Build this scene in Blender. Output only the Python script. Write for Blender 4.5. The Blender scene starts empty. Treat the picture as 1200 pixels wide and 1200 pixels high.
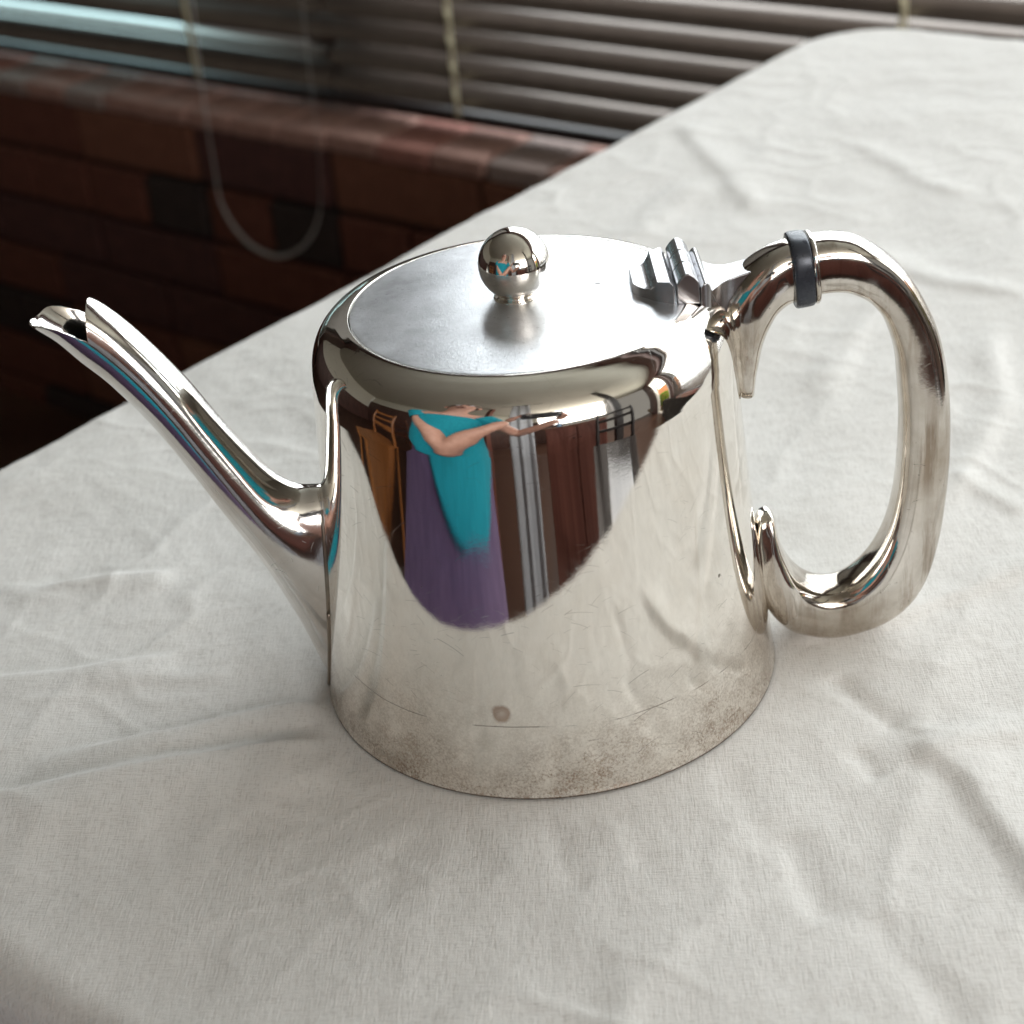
import bpy, bmesh, math, random
import numpy as np
from mathutils import Vector, Matrix
random.seed(4); np.random.seed(4)
SC = bpy.context.scene
COL = SC.collection
PI = math.pi

# ------------------------------------------------------------------ camera
CAM = Vector((0.0, -0.41184, 0.28991))
FWD = Vector((-0.01468833, 0.86378984, -0.50363813))
RGT = Vector((0.99564873, -0.03372011, -0.0868709))
UPV = Vector((0.09202094, 0.50272265, 0.85953597))
cd = bpy.data.cameras.new('camera'); cam = bpy.data.objects.new('camera', cd); COL.objects.link(cam)
M = Matrix((RGT, UPV, -FWD)).transposed().to_4x4(); M.translation = CAM
cam.matrix_world = M
cd.sensor_width = 36; cd.lens = 60.0; cd.clip_start = 0.01; cd.clip_end = 60
cd.dof.use_dof = True; cd.dof.focus_distance = 0.455; cd.dof.aperture_fstop = 15
SC.camera = cam

# table / wall frame: u runs along the window wall, v runs towards it
U = Vector((0.768, -0.640, 0)); V = Vector((0.640, 0.768, 0))
def W(u, v, z=0.0): return U * u + V * v + Vector((0, 0, z))
ROT = math.atan2(U.y, U.x)

# ------------------------------------------------------------------ world, lamps, exposure
world = bpy.data.worlds.new("World"); SC.world = world; world.use_nodes = True
bg = world.node_tree.nodes['Background']
bg.inputs[0].default_value = (0.60, 0.58, 0.54, 1); bg.inputs[1].default_value = 0.35
SC.view_settings.view_transform = 'Standard'; SC.view_settings.look = 'None'
SC.view_settings.exposure = 0.36; SC.view_settings.gamma = 1.0
def area(name, loc, normal, sx, sy, radiance, color):
    l = bpy.data.lights.new(name, 'AREA'); l.shape = 'RECTANGLE'; l.size = sx; l.size_y = sy
    l.energy = radiance * PI * sx * sy; l.color = color
    o = bpy.data.objects.new(name, l); COL.objects.link(o)
    z = -Vector(normal).normalized(); x = Vector((0, 0, 1)).cross(z).normalized(); y = z.cross(x)
    m = Matrix((x, y, z)).transposed().to_4x4(); m.translation = Vector(loc); o.matrix_world = m
    return o
# daylight outside the window behind the right-hand blind, and outside the glazed door at its far end
area('window_daylight', W(0.345, 1.22, 0.66), -V, 2.88, 1.70, 5.2, (0.90, 0.97, 1.0))
area('side_window_daylight', W(-2.05, 1.22, -0.04), -V, 1.0, 0.5, 3.6, (0.62, 0.95, 1.0))
area('garden_daylight', W(2.3, 1.9, 1.2), U * 0.9 - Vector((0, 0, 0.45)), 1.0, 0.8, 16.0, (1.0, 0.97, 0.9))
area('room_fill_light', (1.2, -2.9, 1.05), (-0.35, 1, -0.25), 2.0, 1.3, 5.6, (1.0, 0.975, 0.95))  # added fill lamp inside the room, no window stands here
area('door_daylight_fill', W(2.6, 1.16, 0.98), -V, 0.9, 0.75, 6.0, (0.95, 1.0, 0.96))  # lamp added in the door's upper part to light the room's back

SC.render.engine = 'CYCLES'
SC.cycles.max_bounces = 10; SC.cycles.glossy_bounces = 6; SC.cycles.diffuse_bounces = 4
SC.cycles.sample_clamp_indirect = 6.0
try: SC.cycles.use_denoising = True
except Exception: pass

# ------------------------------------------------------------------ node helpers
class Mat:
    def __init__(s, name, color=(0.5, 0.5, 0.5), rough=0.5, metal=0.0):
        s.m = bpy.data.materials.new(name); s.m.use_nodes = True
        s.nt = s.m.node_tree; s.b = s.nt.nodes['Principled BSDF']
        s.set('Base Color', (*color, 1)); s.set('Roughness', rough); s.set('Metallic', metal)
        s._tc = None
    def set(s, k, v):
        i = s.b.inputs[k]
        if hasattr(v, 'links'): s.nt.links.new(v, i)
        else: i.default_value = v
    def n(s, t, **kw):
        x = s.nt.nodes.new(t)
        for k, v in kw.items():
            if k.startswith('in_'):
                key = k[3:]; key = int(key) if key.isdigit() else key.replace('_', ' ')
                i = x.inputs[key]
                if hasattr(v, 'links'): s.nt.links.new(v, i)
                else: i.default_value = v
            else: setattr(x, k, v)
        return x
    def co(s, scale=(1, 1, 1), rot=(0, 0, 0)):
        if s._tc is None: s._tc = s.n('ShaderNodeTexCoord')
        mp = s.n('ShaderNodeMapping'); s.nt.links.new(s._tc.outputs['Object'], mp.inputs[0])
        mp.inputs['Scale'].default_value = scale; mp.inputs['Rotation'].default_value = rot
        return mp.outputs[0]
    def noise(s, sc, detail=4, rough=0.55, co=None, dist=0.0):
        x = s.n('ShaderNodeTexNoise', in_Scale=sc, in_Detail=detail, in_Roughness=rough, in_Distortion=dist)
        s.nt.links.new(co if co is not None else s.co(), x.inputs['Vector']); return x.outputs['Fac']
    def ramp(s, fac, *stops):
        r = s.n('ShaderNodeValToRGB'); s.nt.links.new(fac, r.inputs[0]); e = r.color_ramp.elements
        while len(e) < len(stops): e.new(0.5)
        for k, (p, c) in enumerate(stops):
            e[k].position = p; e[k].color = (*c, 1) if isinstance(c, tuple) else (c, c, c, 1)
        return r.outputs[0]
    def math(s, op, a, b=0.0, c=None, clamp=False):
        x = s.n('ShaderNodeMath', operation=op, use_clamp=clamp)
        for i, v in enumerate((a, b, c)):
            if v is None: continue
            if hasattr(v, 'links'): s.nt.links.new(v, x.inputs[i])
            else: x.inputs[i].default_value = v
        return x.outputs[0]
    def mix(s, fac, a, b):
        x = s.n('ShaderNodeMix', data_type='RGBA')
        for i, v in ((0, fac), (6, a), (7, b)):
            if hasattr(v, 'links'): s.nt.links.new(v, x.inputs[i])
            else: x.inputs[i].default_value = (*v, 1) if isinstance(v, tuple) else v
        return x.outputs[2]
    def bump(s, h, strength, dist, normal=None):
        x = s.n('ShaderNodeBump', in_Strength=strength, in_Distance=dist, in_Height=h)
        if normal is not None: s.nt.links.new(normal, x.inputs['Normal'])
        s.nt.links.new(x.outputs[0], s.b.inputs['Normal']); return x.outputs[0]

def scratches(m, count, seed, scale=190.0, wrap=0.0, width=0.022, keep=0.8, turn=3.1416, gate=0.5):
    """short straight hairline scratches, each with its own place, direction and length"""
    sep = m.n('ShaderNodeSeparateXYZ', in_0=m.co())
    if wrap:
        vx = m.math('MULTIPLY', m.math('ARCTAN2', sep.outputs[1], sep.outputs[0]), wrap); vy = sep.outputs[2]
    else: vx, vy = sep.outputs[0], m.math('ADD', sep.outputs[1], m.math('MULTIPLY', sep.outputs[2], 0.8))
    tot = None
    for k in range(count):
        r = random.Random(seed + k); s = scale * (1 + 0.55 * k)
        c = m.n('ShaderNodeCombineXYZ', in_0=m.math('ADD', vx, r.uniform(3, 9)), in_1=m.math('ADD', vy, r.uniform(3, 9)))
        vo = m.n('ShaderNodeTexVoronoi', voronoi_dimensions='2D', in_Scale=s); m.nt.links.new(c.outputs[0], vo.inputs['Vector'])
        d = m.n('ShaderNodeVectorMath', operation='SUBTRACT', in_0=c.outputs[0], in_1=vo.outputs['Position'])
        ds = m.n('ShaderNodeSeparateXYZ', in_0=d.outputs[0]); cs = m.n('ShaderNodeSeparateColor', in_0=vo.outputs['Color'])
        ang = m.math('MULTIPLY', m.math('SUBTRACT', cs.outputs[0], 0.5), turn)
        ca, sa = m.math('COSINE', ang), m.math('SINE', ang)
        px = m.math('ADD', m.math('MULTIPLY', ds.outputs[0], ca), m.math('MULTIPLY', ds.outputs[1], sa))
        py = m.math('SUBTRACT', m.math('MULTIPLY', ds.outputs[1], ca), m.math('MULTIPLY', ds.outputs[0], sa))
        py = m.math('ADD', py, m.math('MULTIPLY', m.math('MULTIPLY', px, px), s * 0.25))
        line = m.math('LESS_THAN', m.math('ABSOLUTE', py), m.math('MULTIPLY', cs.outputs[2], width / s))
        seg = m.math('LESS_THAN', m.math('ABSOLUTE', px), m.math('MULTIPLY', cs.outputs[1], 0.42 / s))
        v = m.math('MULTIPLY', m.math('MULTIPLY', line, seg), m.math('GREATER_THAN', cs.outputs[2], keep))
        tot = v if tot is None else m.math('MAXIMUM', tot, v)
    return m.math('MULTIPLY', tot, m.ramp(m.noise(33, 3, 0.6), (gate - 0.04, 0.0), (gate + 0.06, 1.0)))

def silver(name, base=(0.90, 0.875, 0.84), rough=0.045, waves=1.0, scr=2, tarnish=0.25, seed=1, tcol=(0.62, 0.53, 0.43)):
    m = Mat(name, base, rough, 1.0)
    n1 = m.noise(38, 5, 0.6); n2 = m.noise(900, 3, 0.6)
    col = m.mix(m.ramp(n1, (0.38, 0.0), (0.72, tarnish)), base, tcol)
    s = scratches(m, scr, seed)
    col = m.mix(m.math('MULTIPLY', s, 0.22), col, (0.42, 0.38, 0.34))
    m.set('Base Color', col)
    m.set('Roughness', m.math('ADD', m.math('MULTIPLY', m.ramp(n1, (0.4, 0.0), (0.8, 0.07)), 1.0), m.math('ADD', m.math('MULTIPLY', s, 0.2), rough)))
    b = m.bump(m.noise(26, 2, 0.5), 0.05 * waves, 0.004)
    b = m.bump(n2, 0.02, 0.0006, b)
    m.bump(s, -0.15, 0.0003, b) if False else None
    return m

# ------------------------------------------------------------------ materials
SILVER = silver('polished_silver')
KNOB = silver('knob_silver', (0.90, 0.86, 0.80), 0.03, 0.3, 1, 0.15, 9)
HANDLE = silver('handle_silver', (0.75, 0.71, 0.66), 0.085, 1.8, 1, 0.95, 20, (0.42, 0.36, 0.29))
SPOUT = silver('spout_silver', (0.80, 0.79, 0.775), 0.075, 1.6, 2, 0.55, 31, (0.50, 0.42, 0.35))

def body_material():
    m = Mat('body_silver', (0.9, 0.87, 0.83), 0.05, 1.0)
    sep = m.n('ShaderNodeSeparateXYZ', in_0=m.co()); z = sep.outputs[2]
    big = m.noise(30, 5, 0.6); fine = m.noise(1500, 3, 0.7); mid = m.noise(170, 5, 0.65)
    # brown tarnish creeping up from the foot, uneven edge
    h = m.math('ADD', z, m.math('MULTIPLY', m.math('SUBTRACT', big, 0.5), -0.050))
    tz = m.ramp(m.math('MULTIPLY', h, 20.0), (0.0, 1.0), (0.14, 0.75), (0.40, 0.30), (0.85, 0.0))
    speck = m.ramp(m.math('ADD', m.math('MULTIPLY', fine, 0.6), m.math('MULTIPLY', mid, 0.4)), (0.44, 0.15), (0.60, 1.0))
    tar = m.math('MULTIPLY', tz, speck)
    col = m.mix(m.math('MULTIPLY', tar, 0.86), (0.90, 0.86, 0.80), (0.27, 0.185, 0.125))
    col = m.mix(m.ramp(m.noise(55, 4, 0.6), (0.5, 0.0), (0.8, 0.3)), col, (0.70, 0.62, 0.52))
    s = scratches(m, 4, 50, 95.0, 0.06, 0.012, 0.45, 1.7, 0.46)
    # long scratch round the belly 22 mm above the foot
    wob = m.math('MULTIPLY', m.math('SUBTRACT', m.noise(25, 2), 0.5), 0.006)
    dz = m.math('ABSOLUTE', m.math('SUBTRACT', m.math('ADD', z, wob), 0.0215))
    ring = m.math('SUBTRACT', 1.0, m.math('DIVIDE', dz, 0.00024), clamp=True)
    ring = m.math('MULTIPLY', ring, m.math('LESS_THAN', sep.outputs[1], 0.0))
    ring = m.math('MULTIPLY', ring, m.ramp(m.noise(70, 3, 0.6), (0.42, 0.0), (0.52, 1.0)))
    # pits and specks
    vo = m.n('ShaderNodeTexVoronoi', in_Scale=75.0); m.nt.links.new(m.co(), vo.inputs['Vector'])
    pit = m.math('MULTIPLY', m.math('LESS_THAN', vo.outputs['Distance'], 0.055), m.math('GREATER_THAN', m.noise(40, 2), 0.56))
    mark = m.math('MAXIMUM', m.math('MULTIPLY', s, 0.42), m.math('MULTIPLY', m.math('MAXIMUM', ring, pit), 0.8))
    # a ring-shaped brown stain
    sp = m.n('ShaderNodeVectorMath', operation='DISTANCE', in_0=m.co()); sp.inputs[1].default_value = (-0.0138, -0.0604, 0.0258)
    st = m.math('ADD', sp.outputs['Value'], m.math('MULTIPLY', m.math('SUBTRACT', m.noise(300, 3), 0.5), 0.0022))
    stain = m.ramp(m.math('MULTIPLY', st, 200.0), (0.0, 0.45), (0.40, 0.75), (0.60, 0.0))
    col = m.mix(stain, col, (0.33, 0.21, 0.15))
    col = m.mix(mark, col, (0.20, 0.17, 0.14))
    col = m.mix(m.ramp(m.math('MULTIPLY', z, 1000.0), (0.55, 0.85), (0.95, 0.0)), col, (0.10, 0.07, 0.05))  # thin dark foot edge: contact shadow and tarnish painted into the colour
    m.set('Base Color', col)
    r = m.math('ADD', 0.035, m.math('MULTIPLY', tar, 0.33))
    r = m.math('ADD', r, m.math('MULTIPLY', m.ramp(mid, (0.5, 0.0), (0.85, 0.12)), 0.6))
    r = m.math('ADD', r, m.math('MULTIPLY', mark, 0.3))
    m.set('Roughness', r)
    b = m.bump(m.noise(17, 2, 0.5, m.co((1, 1, 0.55))), 0.055, 0.005)
    b = m.bump(m.noise(120, 2, 0.5), 0.006, 0.001, b)
    m.bump(fine, 0.007, 0.0004, b)
    return m
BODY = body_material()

def lid_material():
    m = Mat('lid_silver', (0.86, 0.87, 0.88), 0.13, 1.0)
    s = scratches(m, 3, 80, 210.0, 0.0, 0.024, 0.6)
    fine = m.noise(1500, 3, 0.75); big = m.noise(45, 5, 0.65)
    col = m.mix(m.math('MULTIPLY', s, 0.5), m.mix(m.ramp(m.noise(75, 5, 0.7), (0.42, 0.0), (0.7, 1.0)), (0.78, 0.79, 0.81), (0.60, 0.60, 0.62)), (0.92, 0.93, 0.95))
    vo = m.n('ShaderNodeTexVoronoi', in_Scale=420.0); m.nt.links.new(m.co(), vo.inputs['Vector'])
    dots = m.math('MULTIPLY', m.math('LESS_THAN', vo.outputs['Distance'], 0.16), m.math('GREATER_THAN', m.noise(90, 2), 0.52))
    sp = m.n('ShaderNodeVectorMath', operation='DISTANCE', in_0=m.co()); sp.inputs[1].default_value = (0.0213, 0.0035, 0.1146)
    hole = m.math('LESS_THAN', sp.outputs['Value'], 0.0009)
    col = m.mix(m.math('MAXIMUM', m.math('MULTIPLY', dots, 0.25), hole), col, (0.12, 0.11, 0.11))
    m.set('Base Color', col)
    m.set('Roughness', m.math('ADD', 0.035, m.ramp(big, (0.4, 0.0), (0.75, 0.05))))
    b = m.bump(fine, 0.16, 0.0004)
    # worn, finely scoured metal: a hazy lobe over the mirror-like one
    hz = m.n('ShaderNodeBsdfAnisotropic'); hz.distribution = 'GGX'
    m.nt.links.new(col, hz.inputs['Color']); m.nt.links.new(b, hz.inputs['Normal'])
    m.nt.links.new(m.math('ADD', 0.42, m.math('MULTIPLY', s, 0.2)), hz.inputs['Roughness'])
    mx = m.n('ShaderNodeMixShader'); out = m.nt.nodes['Material Output']
    m.nt.links.new(m.ramp(big, (0.35, 0.52), (0.7, 0.86)), mx.inputs[0])
    m.nt.links.new(m.b.outputs[0], mx.inputs[1]); m.nt.links.new(hz.outputs[0], mx.inputs[2]); m.nt.links.new(mx.outputs[0], out.inputs['Surface'])
    return m
LID = lid_material()

def streak(m):
    nt = m.nt; l = m.b.inputs['Base Color'].links[0].from_socket
    n = m.noise(230, 5, 0.7, m.co((1, 1, 0.10))); k = m.noise(28, 3, 0.6)
    f = m.math('MULTIPLY', m.ramp(n, (0.46, 0.0), (0.66, 0.8)), m.ramp(k, (0.38, 0.0), (0.58, 1.0)))
    m.set('Base Color', m.mix(f, l, (0.26, 0.195, 0.14)))
    p = m.noise(420, 4, 0.7); c2 = m.b.inputs['Base Color'].links[0].from_socket
    m.set('Base Color', m.mix(m.ramp(p, (0.66, 0.0), (0.72, 0.7)), c2, (0.10, 0.08, 0.07)))
streak(HANDLE)
DARK = Mat('blackened_collar', (0.045, 0.05, 0.062), 0.22, 0.35); 
DARK.set('Roughness', DARK.ramp(DARK.noise(300, 4), (0.3, 0.16), (0.8, 0.45)))

def cloth_material():
    m = Mat('unbleached_cotton', (0.66, 0.645, 0.60), 0.92, 0.0)
    rz = (0, 0, 0.06)
    c = m.co((1, 1, 1), rz)
    a = m.n('ShaderNodeMapping', in_Vector=c); a.inputs['Scale'].default_value = (1.0, 0.10, 0.3)
    b_ = m.n('ShaderNodeMapping', in_Vector=c); b_.inputs['Scale'].default_value = (0.13, 1.0, 0.3)
    wa = m.noise(2100, 2, 0.6, a.outputs[0]); wb = m.noise(2300, 2, 0.6, b_.outputs[0])
    weave = m.math('ADD', wa, wb)
    slub = m.math('ADD', m.noise(420, 2, 0.5, a.outputs[0]), m.noise(300, 2, 0.5, b_.outputs[0]))
    col = m.mix(m.ramp(weave, (0.75, 0.0), (1.25, 1.0)), (0.615, 0.588, 0.552), (0.735, 0.712, 0.678))
    col = m.mix(m.ramp(slub, (1.06, 0.0), (1.3, 0.55)), col, (0.80, 0.77, 0.70))
    col = m.mix(m.ramp(m.noise(14, 4, 0.6), (0.4, 0.0), (0.8, 0.35)), col, (0.60, 0.57, 0.53))
    m.set('Base Color', col)
    m.set('Sheen Weight', 0.12)
    n = m.bump(m.noise(110, 5, 0.62, m.co((1, 0.6, 1), (0, 0, 0.5))), 0.22, 0.0022)
    n = m.bump(m.math('ADD', weave, m.math('MULTIPLY', slub, 0.5)), 0.30, 0.0006, n)
    return m
CLOTH = cloth_material()

def wood(name, c1, c2, rough=0.4, sc=14, stretch=(1, 1, 0.12)):
    m = Mat(name, c1, rough)
    n = m.noise(sc, 6, 0.6, m.co(stretch), 0.6)
    m.set('Base Color', m.ramp(n, (0.3, c1), (0.7, c2)))
    m.bump(n, 0.15, 0.002); return m
def plain(name, c1, c2, rough=0.7, sc=20, bump=0.1, metal=0.0, stretch=(1, 1, 1)):
    m = Mat(name, c1, rough, metal); n = m.noise(sc, 5, 0.6, m.co(stretch))
    m.set('Base Color', m.ramp(n, (0.3, c1), (0.7, c2)))
    if bump: m.bump(n, bump, 0.003)
    return m
OAK = wood('orange_varnished_wood', (0.19, 0.065, 0.018), (0.32, 0.12, 0.038), 0.3)
MAHOG = wood('dark_red_wood', (0.05, 0.016, 0.009), (0.12, 0.04, 0.022), 0.35)
CABINET = wood('red_brown_cabinet_wood', (0.12, 0.04, 0.03), (0.26, 0.10, 0.075), 0.4)
BLACKWD = wood('near_black_wood', (0.012, 0.008, 0.008), (0.03, 0.02, 0.018), 0.5)
BRICKS = [plain('brick_face_%s' % k, a, b, 0.9, 60, 0.5) for k, a, b in (
    ('red', (0.1003, 0.0302, 0.0181), (0.1596, 0.0532, 0.0338)), ('plum', (0.0605, 0.0229, 0.0206), (0.1063, 0.0398, 0.0338)),
    ('burnt', (0.0229, 0.0146, 0.0133), (0.0471, 0.0302, 0.0267)), ('orange', (0.1463, 0.0532, 0.0302), (0.1995, 0.0798, 0.0471)))]
SILLM = [plain('sill_brick_%s' % k, a, b, 0.85, 45, 0.4) for k, a, b in (
    ('pink', (0.30, 0.165, 0.135), (0.46, 0.27, 0.22)), ('red', (0.27, 0.12, 0.095), (0.42, 0.19, 0.15)), ('grey', (0.26, 0.20, 0.18), (0.36, 0.27, 0.24)))]
MORTAR = plain('mortar', (0.012, 0.010, 0.009), (0.03, 0.025, 0.02), 0.95, 120, 0.4)
SLAT = plain('taupe_slat_enamel', (0.135, 0.108, 0.092), (0.165, 0.135, 0.115), 0.25, 30, 0.0, 0.45)
CORD = plain('cream_cord', (0.50, 0.45, 0.30), (0.66, 0.60, 0.42), 0.8, 900, 0.3)
CORDT = plain('clear_cord', (0.42, 0.40, 0.38), (0.52, 0.50, 0.48), 0.35, 300, 0.0)
FLOORM = wood('dark_floor_boards', (0.045, 0.022, 0.016), (0.09, 0.045, 0.03), 0.35, 9, (0.1, 1, 1))
CEILM = plain('cream_ceiling', (0.58, 0.56, 0.48), (0.62, 0.60, 0.52), 0.9, 8, 0.05)
PANEL = wood('dark_wall_panelling', (0.05, 0.022, 0.018), (0.10, 0.045, 0.035), 0.5)
SKIN = plain('skin', (0.50, 0.25, 0.18), (0.60, 0.33, 0.25), 0.5, 40, 0.1)
HAIR = plain('grey_brown_hair', (0.10, 0.07, 0.05), (0.20, 0.15, 0.12), 0.6, 200, 0.4, 0, (1, 1, 0.2))
TEAL = plain('teal_knit', (0.0, 0.22, 0.29), (0.004, 0.29, 0.37), 0.85, 90, 0.3)
PURPLE = plain('purple_skirt_cloth', (0.085, 0.050, 0.115), (0.13, 0.08, 0.16), 0.85, 50, 0.3)
WHITECL = plain('white_curtain_cloth', (0.70, 0.70, 0.74), (0.80, 0.80, 0.84), 0.85, 30, 0.2)
PHONE = Mat('phone_glass', (0.02, 0.02, 0.025), 0.12)
BLUE = plain('pale_blue_label', (0.25, 0.42, 0.62), (0.35, 0.52, 0.72), 0.5)
ORANGEW = plain('orange_garden_wall', (0.75, 0.30, 0.13), (0.85, 0.42, 0.22), 0.9, 5, 0.2)
LEAF = plain('leaf_green', (0.16, 0.34, 0.03), (0.35, 0.55, 0.08), 0.6, 40, 0.1)
PLASTIC = plain('white_door_frame_paint', (0.70, 0.68, 0.64), (0.76, 0.74, 0.70), 0.5)

# ------------------------------------------------------------------ mesh helpers
def link(name, me, mat=None, parent=None, smooth=True, loc=None):
    o = bpy.data.objects.new(name, me); COL.objects.link(o)
    if mat is not None and not me.materials: me.materials.append(mat.m if isinstance(mat, Mat) else mat)
    if smooth:
        for p in me.polygons: p.use_smooth = True
    if parent is not None: o.parent = parent
    if loc is not None: o.location = loc
    return o
def mesh(name, v, f):
    me = bpy.data.meshes.new(name); me.from_pydata([tuple(x) for x in v], [], f); me.update(); return me
def tag(o, label=None, cat=None, group=None, kind=None):
    if label: o['label'] = label
    if cat: o['category'] = cat
    if group: o['group'] = group
    if kind: o['kind'] = kind
    return o
def empty(name, loc=(0, 0, 0), rz=0.0):
    o = bpy.data.objects.new(name, None); COL.objects.link(o); o.location = loc; o.rotation_euler = (0, 0, rz)
    o.empty_display_size = 0.05; return o
def fix_normals(me):
    bm = bmesh.new(); bm.from_mesh(me); bmesh.ops.recalc_face_normals(bm, faces=bm.faces); bm.to_mesh(me); bm.free()
def lathe(name, prof, n=256):
    v, f = [], []
    m = len(prof)
    for k in range(n):
        a = 2 * PI * k / n; c, s = math.cos(a), math.sin(a)
        for r, z in prof: v.append((r * c, r * s, z))
    for k in range(n):
        k2 = (k + 1) % n
        for j in range(m - 1): f.append((k * m + j, k2 * m + j, k2 * m + j + 1, k * m + j + 1))
    me = mesh(name, v, f)
    bm = bmesh.new(); bm.from_mesh(me); bmesh.ops.remove_doubles(bm, verts=bm.verts, dist=1e-7)
    bmesh.ops.recalc_face_normals(bm, faces=bm.faces); bm.to_mesh(me); bm.free()
    return me
def catmull(P, n=8):
    P = [np.array(p, float) for p in P]; out = []
    Q = [2 * P[0] - P[1]] + P + [2 * P[-1] - P[-2]]
    for i in range(1, len(Q) - 2):
        for k in range(n):
            t = k / n; a, b, c, d = Q[i - 1:i + 3]
            out.append(0.5 * ((2 * b) + (c - a) * t + (2 * a - 5 * b + 4 * c - d) * t * t + (3 * b - a - 3 * c + d) * t ** 3))
    out.append(P[-1]); return out
def box_bm(bm, c, s, rot=None, bev=0.0):
    r = bmesh.ops.create_cube(bm, size=1.0); vs = r['verts']
    m = Matrix.Diagonal((*s, 1)); 
    if rot is not None: m = rot.to_4x4() @ m
    m = Matrix.Translation(c) @ m
    bmesh.ops.transform(bm, matrix=m, verts=vs)
    if bev:
        es = list({e for v in vs for e in v.link_edges})
        bmesh.ops.bevel(bm, geom=es, offset=bev, segments=2, affect='EDGES', profile=0.6)
def box(name, c, s, mat, parent=None, rot=None, bev=0.0):
    bm = bmesh.new(); box_bm(bm, (0, 0, 0), s, None, bev)
    me = bpy.data.meshes.new(name); bm.to_mesh(me); bm.free()
    o = link(name, me, mat, parent, smooth=False, loc=c)
    if rot is not None: o.rotation_euler = rot.to_euler()
    return o
RW = Matrix.Rotation(ROT, 3, 'Z')
def tube(name, pts, rad, mat, parent=None, n=10, sub=6):
    P = catmull([(*p, r) for p, r in zip(pts, rad if hasattr(rad, '__len__') else [rad] * len(pts))], sub)
    v, f = [], []; up = Vector((0.13, 0.21, 0.97))
    for i, p in enumerate(P):
        a = Vector(P[max(i - 1, 0)][:3]); b = Vector(P[min(i + 1, len(P) - 1)][:3]); t = (b - a).normalized()
        x = t.cross(up).normalized()
        if i and x.dot(px) < 0: x = -x
        px = x; y = t.cross(x); up = y if abs(t.dot(up)) > .97 else up
        for k in range(n):
            q = 2 * PI * k / n; v.append(Vector(p[:3]) + (x * math.cos(q) + y * math.sin(q)) * p[3])
    for i in range(len(P) - 1):
        for k in range(n): f.append((i * n + k, i * n + (k + 1) % n, (i + 1) * n + (k + 1) % n, (i + 1) * n + k))
    f.append(tuple(range(n))[::-1]); f.append(tuple((len(P) - 1) * n + k for k in range(n)))
    me = mesh(name, v, f); fix_normals(me)
    return link(name, me, mat, parent)
def skin(name, verts, edges, radii, mat, parent=None, sub=2, root=0):
    me = mesh(name, verts, []); me = bpy.data.meshes.new(name); me.from_pydata([tuple(v) for v in verts], edges, [])
    o = bpy.data.objects.new(name, me); COL.objects.link(o); me.materials.append(mat.m)
    s = o.modifiers.new('skin', 'SKIN'); s.use_smooth_shade = True
    for i, r in enumerate(radii):
        sv = me.skin_vertices[0].data[i]; sv.radius = r if hasattr(r, '__len__') else (r, r); sv.use_root = (i == root)
    ss = o.modifiers.new('sub', 'SUBSURF'); ss.levels = sub; ss.render_levels = sub
    if parent is not None: o.parent = parent
    return o

# ------------------------------------------------------------------ setting: floor, ceiling, walls
def slab(name, pts, z0, z1, mat):
    v = [(*p, z0) for p in pts] + [(*p, z1) for p in pts]; n = len(pts)
    f = [tuple(range(n))[::-1], tuple(range(n, 2 * n))] + [(i, (i + 1) % n, n + (i + 1) % n, n + i) for i in range(n)]
    me = mesh(name, v, f); fix_normals(me); o = link(name, me, mat, smooth=False); tag(o, kind='structure'); return o
def uvp(u, v): p = W(u, v); return (p.x, p.y)
room = [uvp(-3.2, -2.8), uvp(4.2, -2.8), uvp(4.2, 1.10), uvp(-3.2, 1.10)]
slab('floor', room, -0.85, -0.75, FLOORM)
slab('ceiling', [uvp(-3.3, -2.9), uvp(4.3, -2.9), uvp(4.3, 1.0), uvp(-3.3, 1.0)], 1.72, 1.80, CEILM)
slab('back_wall', [uvp(-3.2, -2.9), uvp(4.2, -2.9), uvp(4.2, -2.8), uvp(-3.2, -2.8)], -0.75, 1.0, PANEL)
slab('back_wall', [uvp(-3.2, -2.92), uvp(4.2, -2.92), uvp(4.2, -2.82), uvp(-3.2, -2.82)], 1.001, 1.72, CEILM)
slab('side_wall', [uvp(-3.3, -2.8), uvp(-3.2, -2.8), uvp(-3.2, 1.10), uvp(-3.3, 1.10)], -0.75, 0.35, PANEL)
slab('side_wall', [uvp(-3.32, -2.8), uvp(-3.22, -2.8), uvp(-3.22, 1.10), uvp(-3.32, 1.10)], 0.351, 1.72, CEILM)

# brick wall under the window: mortar body, bricks one by one, brick-on-edge sill
ZS = -0.262
wall = box('brick_wall', W(-0.35, 1.055, (ZS - 0.024 - 0.75) / 2), (5.7, 0.19, (ZS - 0.024) + 0.75), MORTAR, rot=RW)
tag(wall, 'dark red brick wall under the window with a pinkish brick sill', 'wall')
wall_inv = Matrix.Translation(W(-0.35, 1.055, (ZS - 0.024 - 0.75) / 2)) @ RW.to_4x4()
wall_inv = wall_inv.inverted()
bm = bmesh.new(); box_bm(bm, (0, 0, 0), (0.205, 0.03, 0.063), None, 0.004); brick_me = bpy.data.meshes.new('brick'); bm.to_mesh(brick_me); bm.free()
bricks = []
def variants(base, mats, nm):
    out = []
    for m in mats:
        c = base.copy(); c.name = nm; c.materials.append(m.m); out.append(c)
    return out
bv = variants(brick_me, BRICKS, 'brick')
bm = bmesh.new(); box_bm(bm, (0, 0, 0), (0.098, 0.03, 0.063), None, 0.004); hm = bpy.data.meshes.new('header'); bm.to_mesh(hm); bm.free()
hv = variants(hm, BRICKS, 'brick')
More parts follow.
